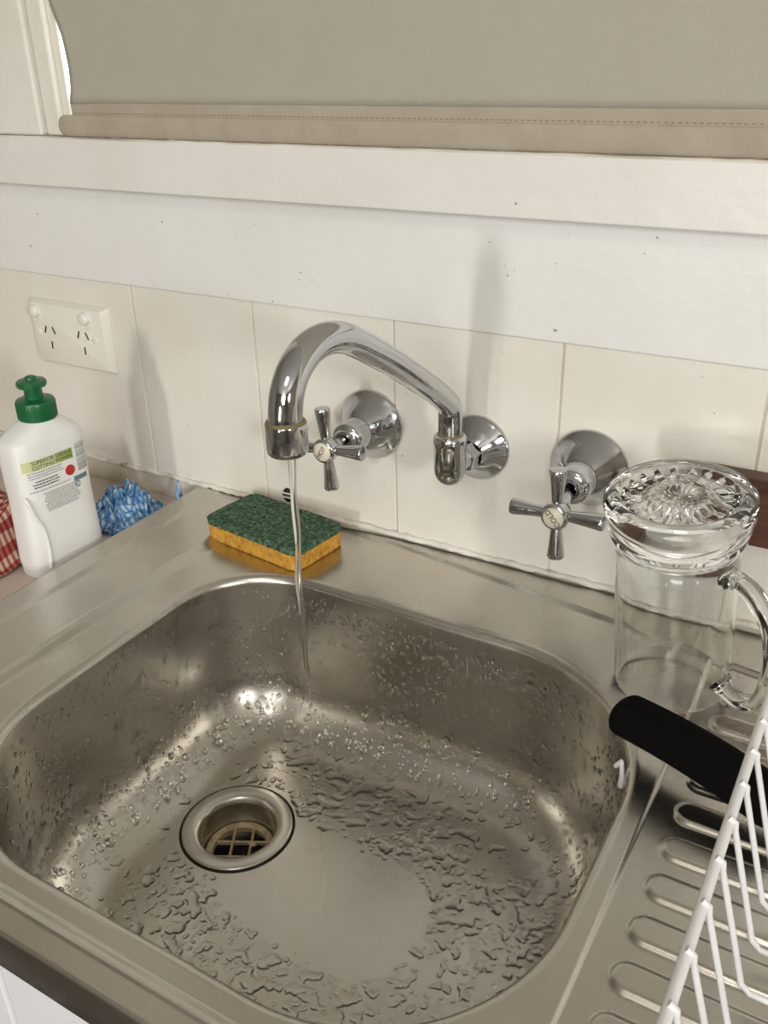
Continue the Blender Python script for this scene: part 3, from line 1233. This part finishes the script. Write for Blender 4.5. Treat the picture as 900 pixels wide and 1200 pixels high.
def sponge_layer(name, w, h, r, z0_, z1_, m, ruff, dome, seed):
    n = 14
    loop = []
    base = rrect(w, h, r, 10)
    for i, p in enumerate(base):
        q = base[(i + 1) % len(base)]
        d = math.hypot(q[0] - p[0], q[1] - p[1])
        k = max(1, int(d / .0022))
        for j in range(k):
            loop.append((p[0] + (q[0] - p[0]) * j / k, p[1] + (q[1] - p[1]) * j / k))
    L = len(loop)
    bm_ = bmesh.new()
    rs = []

    def ring(f, z, noise_amt):
        out = []
        for (x_, y_) in loop:
            nn = mnoise.noise(Vector((x_ * 130 + seed, y_ * 130, z * 130)))
            n2_ = mnoise.noise(Vector((x_ * 420 + seed, y_ * 420, z * 420)))
            k_ = f + noise_amt * (nn * .010 + n2_ * .010)
            zz = z + noise_amt * .0006 * n2_
            out.append(bm_.verts.new((x_ * k_, y_ * k_, zz)))
        return out
    H = z1_ - z0_
    for f, t in ((.985, 0), (1.0, .06), (1.0, .2), (.998, .4), (.997, .6), (1.0, .8), (1.0, .93), (.992, 1)):
        rs.append(ring(f, z0_ + H * t, ruff))
    nin = 16
    for k in range(1, nin):
        f = .992 * (1 - k / nin)
        out = []
        for (x_, y_) in loop:
            nn = mnoise.noise(Vector((x_ * f * 60 + seed, y_ * f * 60, 5)))
            n2_ = mnoise.noise(Vector((x_ * f * 350 + seed, y_ * f * 350, 9)))
            out.append(bm_.verts.new((x_ * f, y_ * f, z1_ + dome * (.0012 * nn + .0007 * n2_ + .0008 * (1 - f * f)))))
        rs.append(out)
    for A, B in zip(rs, rs[1:]):
        for k in range(L):
            bm_.faces.new((A[k], A[(k + 1) % L], B[(k + 1) % L], B[k]))
    bm_.faces.new(rs[0][::-1])
    bm_.faces.new(rs[-1])
    bm_.transform(Matrix.Rotation(SA, 4, 'Z'))
    return from_bm(name, bm_, m, spg, True)


sponge_layer('sponge_body', .0590, .0332, .010, .0004, .0158, M_sponge, 1.0, .2, 3)
sponge_layer('scourer_pad', .0595, .0337, .010, .0158, .0215, M_scour, 1.2, 1.0, 11)

# ------------------------------------------------------------------ bottle
BZ = -.012
bot = thing('detergent_bottle', 'white dish detergent bottle with green push-pull cap and back label, beside the sink', 'bottle', (-.2755, -.1565, BZ), (0, 0, math.radians(-7)))
# (z, half width y, half depth x, centre y, exponent)
secs_b = [(-.0099, .0355, .0175, .0, 3.2), (-.0084, .0378, .0200, .0, 3.4), (.005, .0384, .0210, 0, 3.8), (.030, .0372, .0210, .0, 4.0), (.052, .0364, .0208, .0, 4.0), (.066, .0360, .0208, .0, 4.0),
          (.076, .0362, .0209, .0, 4.0), (.084, .0366, .0210, .0, 4.0), (.104, .0362, .0210, .0, 4.0), (.1185, .0358, .0207, .0, 3.8), (.1215, .0352, .0203, .0, 3.6), (.1235, .0336, .0196, .0002, 3.3),
          (.1290, .0265, .0180, .0012, 2.8), (.1335, .0205, .0168, .0022, 2.4), (.1355, .0170, .0155, .0028, 2.1), (.1370, .0150, .0148, .0030, 2.0), (.1400, .0140, .0140, .0030, 2.0)]
bm = bmesh.new()
rings = []
NB = 72
for z, hw, hd_, cy, ex in secs_b:
    ring = []
    for k in range(NB):
        a = 2 * PI * k / NB
        c_, s_ = math.cos(a), math.sin(a)
        ring.append(bm.verts.new((hd_ * math.copysign(abs(c_) ** (2 / ex), c_), cy + hw * math.copysign(abs(s_) ** (2 / ex), s_), z)))
    rings.append(ring)
for A, B in zip(rings, rings[1:]):
    for k in range(NB):
        bm.faces.new((A[k], A[(k + 1) % NB], B[(k + 1) % NB], B[k]))
bm.faces.new(rings[0][::-1])
bm.faces.new(rings[-1])
o = from_bm('bottle_body', bm, M_bottle, bot, True)
mark_sharp(o, 60)
FX = .0210
ridge = catmull([(.0165, -.0355, .0745), (.0195, -.0340, .0690), (.0206, -.0310, .0560), (FX - .0002, -.0258, .0430), (FX, -.0243, .0300), (FX, -.0243, .0150), (.0208, -.0262, .002)], 8)
tube('grip_ridge', [(x_ - .0006, y_, z_) for x_, y_, z_ in ridge], .0017, M_bottle, bot, 10)
CM = Matrix.Translation((0, .0030, 0))


def ribbed(r, a, z):
    return z


capm = lathe('cap', [(.0001, .1360), (.0163, .1360), (.0168, .1368), (.0168, .1515), (.0161, .1528), (.0140, .1536), (.0095, .1540), (.0080, .1545), (.0076, .1635), (.0082, .1645), (.0001, .1646)], M_green, bot, 64, CM, 40)
bmr = bmesh.new()
for k in range(40):
    a = 2 * PI * k / 40
    b2 = box_bm(.0163, .0171, -.0005, .0005, .1373, .1508)
    b2.transform(CM @ Matrix.Rotation(a, 4, 'Z'))
    tmp = bpy.data.meshes.new('t')
    b2.to_mesh(tmp)
    bmr.from_mesh(tmp)
    bpy.data.meshes.remove(tmp)
    b2.free()
tag(from_bm('cap_ribs', bmr, M_green, capm), kind='stuff')
lathe('push_pull_nozzle', [(.0076, .1635), (.0098, .1642), (.0126, .1650), (.0130, .1662), (.0130, .1688), (.0122, .1700), (.0078, .1708), (.0055, .1714), (.0048, .1732), (.0030, .1742), (.0001, .1744)], M_green, capm, 12, CM, 25)

# label: faces +x, text runs along +y
LX = FX + .00035
bm = bmesh.new()
for k in range(30):
    box_bm(FX - .0004, FX + .0001, -.0325 + .0650 * k / 30, -.0325 + .0650 * (k + 1) / 30, .0480, .1105, bm=bm)
bmesh.ops.remove_doubles(bm, verts=bm.verts, dist=1e-6)
lab = from_bm('label', bm, M_bottle, bot)
LM = Matrix(((0, 0, 1, LX), (1, 0, 0, 0), (0, 1, 0, 0), (0, 0, 0, 1)))     # text x->+y, y->+z, normal->+x


def ybox(bm_, x0, x1, y0, y1, z0_, z1_):
    n = max(1, int((y1 - y0) / .0025))
    for k in range(n):
        box_bm(x0, x1, y0 + (y1 - y0) * k / n, y0 + (y1 - y0) * (k + 1) / n, z0_, z1_, bm=bm_)
    bmesh.ops.remove_doubles(bm_, verts=bm_.verts, dist=1e-6)


def slab(name, y0, y1, z0_, z1_, m, parent, dx=.0):
    bm_ = bmesh.new()
    ybox(bm_, FX - .0001 + dx, FX + .0003 + dx, y0, y1, z0_, z1_)
    return from_bm(name, bm_, m, parent)


slab('green_header', -.0325, .0165, .0975, .1072, M_lime, lab)
text_mesh('headline', 'SUPERIOR GREASE', .0050, M_dtext, lab, LM @ Matrix.Translation((-.0045, .1046, .0002)), .00003, sx=1.0)
text_mesh('headline', 'CUTTING POWER', .0050, M_dtext, lab, LM @ Matrix.Translation((-.0045, .1000, .0002)), .00003, sx=1.0)


def small_print(name, y0, y1, ztop, rows, dz, h, m, seed, indent=0):
    rr = random.Random(seed)
    bm_ = bmesh.new()
    for k in range(rows):
        y = y0 + indent * rr.random()
        ye = y1 - indent * rr.random()
        z = ztop - k * dz
        while y < ye:
            w = rr.uniform(.0008, .0030)
            box_bm(FX, FX + .00032, y, min(y + w, ye), z - h, z, bm=bm_)
            y += w + .0006
    o_ = from_bm(name, bm_, m, lab)
    tag(o_, kind='stuff')
    return o_


small_print('small_print', -.0300, .0060, .0960, 3, .0024, .0010, M_grey, 1, .003)
small_print('small_print', -.0270, .0010, .0875, 3, .0026, .0011, M_dtext, 2, .003)
small_print('small_print', -.0300, .0090, .0785, 1, .002, .0010, M_grey, 3)
small_print('fine_print', -.0200, .0180, .0745, 10, .0019, .0010, M_grey, 4, .004)
bm = bmesh.new()
zb = .1090
rr = random.Random(9)
while zb > .0830:
    w = rr.choice((.0003, .0005, .0009))
    for q in range(4):
        box_bm(FX - .0001, FX + .00032, .0198 + .003 * q, .0228 + .003 * q, zb - w, zb, bm=bm)
    zb -= w + rr.choice((.0004, .0006, .0009))
tag(from_bm('barcode', bm, M_grey, lab), kind='stuff')
lathe('red_seal', [(.0050, 0), (.0050, .0004), (.0001, .0004)], M_red, lab, 28, LM @ Matrix.Translation((.0112, .0868, -.0003)), 60)
slab('recycling_panel', .0135, .0285, .0745, .0790, M_teal, lab)
bm = bmesh.new()
for k in range(3):
    a0 = k * 2 * PI / 3 + .2
    arc = [Vector((LX, .0165 + .0024 * math.cos(a0 + t * 1.6), .0712 + .0024 * math.sin(a0 + t * 1.6))) for t in [i / 6 for i in range(7)]]
    tube_bm(arc, [.00055] * 6 + [.00008], 6, bm)
from_bm('recycling_arrows', bm, M_teal, lab)

for o_ in [lab] + list(lab.children):
    for v in o_.data.vertices:
        yb_ = min(abs(v.co.y), .0335)
        v.co.x += .0210 * (1 - (yb_ / .0364) ** 4) ** .25 - .0210

# ------------------------------------------------------------------ cloths
def cloth(name, cx, cy, z0_, sx_, sy_, hfun, m, nx_=110, ny_=110, uvs=1.0, parent=None):
    V_, U_ = [], []
    for j in range(ny_ + 1):
        for i in range(nx_ + 1):
            u = i / nx_ * 2 - 1
            v = j / ny_ * 2 - 1
            x_, y_, z_ = hfun(u, v)
            V_.append((cx + x_ * sx_, cy + y_ * sy_, z0_ + z_))
            U_.append((u * sx_ * uvs, v * sy_ * uvs))
    F_ = []
    for j in range(ny_):
        for i in range(nx_):
            a_ = j * (nx_ + 1) + i
            F_.append((a_, a_ + 1, a_ + nx_ + 2, a_ + nx_ + 1))
    o_ = np_mesh(name, V_, F_, m, parent)
    uv = o_.data.uv_layers.new(name='UVMap')
    li = np.zeros(len(o_.data.loops), dtype=np.int32)
    o_.data.loops.foreach_get('vertex_index', li)
    uv.data.foreach_set('uv', np.array(U_, dtype=np.float32)[li].ravel())
    s = o_.modifiers.new('thickness', 'SOLIDIFY')
    s.thickness = .0012
    return o_


def towel_fn(u, v):
    rr_ = max(abs(u), abs(v))
    e = float(sstep(1.0, .62, rr_))
    n_a = mnoise.noise(Vector((u * 2.2, v * 2.2, 1)))
    n_b = mnoise.noise(Vector((u * 6, v * 5, 4)))
    fold = .5 + .5 * math.sin(u * 7 + 2 * n_a + v * 2)
    z_ = .0020 + e * (.050 + .014 * n_a + .006 * n_b + .010 * fold) + (1 - e) * .003 * (1 + n_b)
    return u + .06 * n_b * (1 - rr_), v + .06 * n_a * (1 - rr_), z_


tw = cloth('tea_towel', -.354, -.212, BENCH_Z, .054, .084, towel_fn, M_towel, 110, 90, 1.0)
tag(tw, 'crumpled red and cream checked tea towel on the bench left of the bottle', 'towel')


def blue_fn(u, v):
    r2 = math.hypot(u, v)
    e = float(sstep(1.05, .35, r2))
    p = Vector((u * 3.1, v * 3.1, 2))
    n_a = mnoise.noise(p)
    n_b = mnoise.noise(p * 2.6)
    rid = 1 - abs(mnoise.noise(p * 1.6 + Vector((5, 1, 0)))) * 2.2
    z_ = .0018 + e * (.017 + .010 * n_a + .014 * max(0, rid) + .007 * n_b) + (1 - e) * .0035 * max(0, rid)
    return u * .92 + .16 * mnoise.noise(p * 1.4), v * .92 + .16 * mnoise.noise(p * 1.4 + Vector((9, 9, 9))), max(.0014, z_)


bc = cloth('cleaning_cloth', -.289, -.062, BENCH_Z, .038, .042, blue_fn, M_blue, 130, 120, 1.0)
tag(bc, 'crumpled blue and white disposable cleaning cloth behind the bottle', 'cloth')
def scrap_fn(u, v):
    n_a = mnoise.noise(Vector((u * 2, v * 2, 7)))
    return u + .25 * n_a, v + .2 * n_a, .002 + .032 * math.exp(-(u * u * 3 + v * v * 3)) * (1 + .5 * n_a)


bc2 = cloth('cloth_scrap', -.2480, -.0215, BENCH_Z, .0065, .0085, scrap_fn, M_blue, 20, 24, 1.0)
bc2.data.transform(Matrix.Identity(4))
tag(bc2, 'small torn scrap of blue cloth at the back left corner of the sink', 'cloth')

# ------------------------------------------------------------------ glass mug (upside down)
axis = Vector((-.055, -.105, 1)).normalized()
rim_c = Vector((.282, -.092, .0008))
zq = Vector((0, 0, 1)).rotation_difference(axis)
hdl_az = math.radians(-25)
mug = thing('glass_mug', 'clear glass beer mug standing upside down beside the cold tap', 'mug')
MM = Matrix.Translation(rim_c) @ zq.to_matrix().to_4x4() @ Matrix.Rotation(hdl_az, 4, 'Z')
mug.matrix_world = MM
HM = .1535
prof_o = [(.0368, .0012), (.0374, .0002), (.0384, .0000), (.0394, .0010), (.0399, .004), (.0399, .012), (.0399, .060), (.0401, .110), (.0404, .1195), (.0432, .1225), (.0440, .1250), (.0436, .1275), (.0446, .1300),
          (.0458, .1335), (.0456, .1365), (.0472, .1395), (.0479, .1440), (.0479, .1480), (.0472, .1515), (.0458, .1532), (.0435, HM), (.0400, HM - .0003), (.0378, HM - .0012)]
prof_i = [(.0368, .0012), (.0368, .010), (.0368, .060), (.0366, .100), (.0358, .108), (.0330, .1140), (.0280, .1172), (.018, .1188), (.0001, .1192)]
NS = 160
bm = bmesh.new()


def star(r, a, z):
    if r > .0379 or z < .14:
        return z
    k = 20
    ph = (a * k / (2 * PI)) % 1.0
    tri = 1 - abs(ph * 2 - 1)
    ph2 = (a * k / (2 * PI) + .5) % 1.0
    tri2 = 1 - abs(ph2 * 2 - 1)
    if r > .017:
        g = math.sin(min(1, (.0372 - r) / .0180) * PI) ** .6 if r < .0372 else 0
        outer = max(0.0, tri * 1.25 - .25 - max(0, (r - .030) / .0075) * (1 - tri) * 2)
        return z - .0042 * g * (1 - outer)
    g = math.sin(min(1, r / .017) * PI) ** .7 if r > 0 else 0
    return z - .0022 * g * (1 - tri2) - .0008


star_r = [.0372, .0360, .0345, .0325, .0300, .0270, .0240, .0215, .0195, .0180, .0170, .0150, .0120, .0090, .0060, .0030, .0008]
po = [lambda: None]
full_o = prof_o + [(r, HM - .0018) for r in star_r] + [(0, HM - .0026)]
lathe_bm(full_o, NS, bm, None, zfun=star)
lathe_bm(prof_i, NS, bm, None)
bmesh.ops.remove_doubles(bm, verts=bm.verts, dist=1e-6)
bmesh.ops.recalc_face_normals(bm, faces=bm.faces)
mb = from_bm('mug_body', bm, M_glass, mug, True)
mark_sharp(mb, 28)
hp = catmull([(.0392, 0, .1060), (.0470, 0, .1075), (.0600, 0, .1020), (.0715, 0, .0870), (.0765, 0, .0660), (.0750, 0, .0420), (.0690, 0, .0230), (.0580, 0, .0150), (.0460, 0, .0175), (.0392, 0, .0215)], 7)
bm = bmesh.new()
NHp = len(hp)
rings = []
for i, p in enumerate(hp):
    T_ = (hp[min(NHp - 1, i + 1)] - hp[max(0, i - 1)]).normalized()
    w_ = Vector((0, 1, 0))
    n_ = T_.cross(w_)
    s = 1 + .35 * max(0, 1 - i / 6) + .35 * max(0, 1 - (NHp - 1 - i) / 6)
    ring = []
    for a_, b_ in rrect(.0066, .0042, .0026, 3):
        ring.append(bm.verts.new(p + w_ * a_ * s + n_ * b_ * s))
    rings.append(ring)
for A, B in zip(rings, rings[1:]):
    n = len(A)
    for k in range(n):
        bm.faces.new((A[k], A[(k + 1) % n], B[(k + 1) % n], B[k]))
bm.faces.new(rings[0][::-1])
bm.faces.new(rings[-1])
bmesh.ops.recalc_face_normals(bm, faces=bm.faces)
o = from_bm('mug_handle', bm, M_glass, mug, True)
mark_sharp(o, 40)

# ------------------------------------------------------------------ timber rail
wr = thing('timber_rail', 'dark brown timber strip fixed to the tiles behind the glass mug', 'rail', (.42, -.002, .0965))
from_bm('timber_strip', box_bm(-.150, .30, -.0150, .001, -.0175, .0355, .001, 2), M_wood, wr)

# ------------------------------------------------------------------ utensil with black handle
p1 = Vector((.2650, -.1750, .0235))
p2 = Vector((.3735, -.2105, .0185))
d = (p2 - p1).normalized()
ut = thing('black_handle_utensil', 'utensil with thick black rubber handle lying from the bowl edge under the rack rail', 'utensil', p1)
Lh = (p2 - p1).length + .002
pp = [d * (Lh * t) + Vector((0, 0, .004 * math.sin(t * PI))) for t in [i / 40 for i in range(41)]]
bm = bmesh.new()
side = d.cross(Vector((0, 0, 1))).normalized()
upv = side.cross(d)
rings = []
for i, p in enumerate(pp):
    t = i / 40
    s = math.sqrt(max(.0, 1 - (1 - min(1, t / .085)) ** 2)) if t < .085 else 1
    s = max(s, .06)
    if t > .93:
        s = 1 - .5 * ((t - .93) / .07) ** 2
    wv = (.0154 + .0008 * t) * s
    hv_ = (.0126 + .0004 * t) * s
    rings.append([bm.verts.new(p + side * wv * math.copysign(abs(math.cos(2 * PI * k / 28)) ** .85, math.cos(2 * PI * k / 28)) + upv * hv_ * math.copysign(abs(math.sin(2 * PI * k / 28)) ** .85, math.sin(2 * PI * k / 28))) for k in range(28)])
for A, B in zip(rings, rings[1:]):
    for k in range(28):
        bm.faces.new((A[k], A[(k + 1) % 28], B[(k + 1) % 28], B[k]))
bm.faces.new(rings[0][::-1])
bm.faces.new(rings[-1])
bmesh.ops.recalc_face_normals(bm, faces=bm.faces)
from_bm('grip', bm, M_rubber, ut, True)
e0 = d * Lh
tube('shaft', [e0 - d * .01, e0 + d * .01, e0 + d * .05 + Vector((0, 0, -.004)), e0 + d * .14 + Vector((0, 0, -.010))], [.004, .004, .004, .004], M_chrome, ut, 16)

# ------------------------------------------------------------------ dish rack
rack = thing('dish_rack', 'white wire dish rack standing on the drainer at the right', 'dish rack', (.354, -.3, DECK))
RX, RZ = 0.0, .083
BXr, BZr = .0215, .0105
rail_p = [(.30, -.165, RZ), (.012, -.165, RZ), (.006, -.1634, RZ), (.0016, -.159, RZ), (0, -.153, RZ)] + [(0, -.153 + .301 * k / 10, RZ) for k in range(1, 11)] + [(.0016, .154, RZ), (.006, .1584, RZ), (.012, .160, RZ), (.30, .160, RZ)]
tube('top_rail', rail_p, .0027, M_wire, rack, 14)
tube('base_rail', [(BXr + .032, -.160, BZr - .0030), (BXr + .032, .150, BZr - .0030)], .0018, M_wire, rack, 10)
tube('base_rail', [(.24, -.160, BZr - .0035), (.24, .145, BZr - .0035)], .0018, M_wire, rack, 10)
wy = [-.274 + .0268 * k for k in range(5, -6, -1)]
wmesh = None
for y in wy:
    yy = y + .3
    if abs(yy) > .155:
        continue
    pth = [(RX + .0018, yy, RZ + .003), (RX + .0030, yy, RZ - .004)]
    pth = [(RX - .0002, yy, RZ + .0036), (RX + .0030, yy, RZ + .0015)] + [(RX + .003 + (BXr - .003) * t, yy, RZ - .0015 - (RZ - BZr - .004) * t) for t in (0.02, .3, .6, .9, .97)] + [(BXr + .004, yy, BZr), (.12, yy, BZr), (.236, yy, BZr), (.26, yy, RZ)]
    if wmesh is None:
        o = tube('wire', [(a_, 0, c_) for a_, b_, c_ in pth], .00155, M_wire, rack, 10)
        wmesh = o.data
        o.location = (0, yy, 0)
    else:
        o = bpy.data.objects.new('wire', wmesh)
        COL.objects.link(o)
        o.parent = rack
        o.location = (0, yy, 0)
for sy_ in (-.15, .14):
    for x_ in (BXr + .032, .24):
        lathe('foot', [(.0001, -.0002), (.0032, -.0002), (.0034, .004), (.0030, .009), (.0001, .0092)], M_wire, rack, 12, Matrix.Translation((x_, sy_, 0)), 40)

# white scrap of plastic on the bowl edge
sc = thing('plastic_tag', 'tiny bent white plastic tag on the right edge of the bowl', 'tag')
k = int(np.argmin(np.hypot(OUT[:, 0] - .2835, OUT[:, 1] + .186)))
pp_ = Vector((OUT[k][0], OUT[k][1], DECK - .012))
nn = Vector((NRM[k][0], NRM[k][1], .1)).normalized()
sc.location = pp_ + nn * .0022
tn = Vector((0, 0, 1)).cross(nn).normalized()
bm = bmesh.new()
q0 = Vector((0, 0, .0085)) + tn * -.001
tube_bm([q0 + nn * .0012, -tn * -.0005 + Vector((0, 0, -.002)), Vector((0, 0, -.0105)) + tn * .0015], [.0014, .0017, .0022], 8, bm)
from_bm('tag_stem', bm, M_whiteplastic, sc)
bm = bmesh.new()
tube_bm([q0 + nn * .0012, Vector((0, 0, .004)) + nn * .003 + tn * -.0028, Vector((0, 0, .0005)) + nn * .004 + tn * -.0045], [.0012, .0015, .0017], 8, bm)
from_bm('tag_flap', bm, M_whiteplastic, sc)
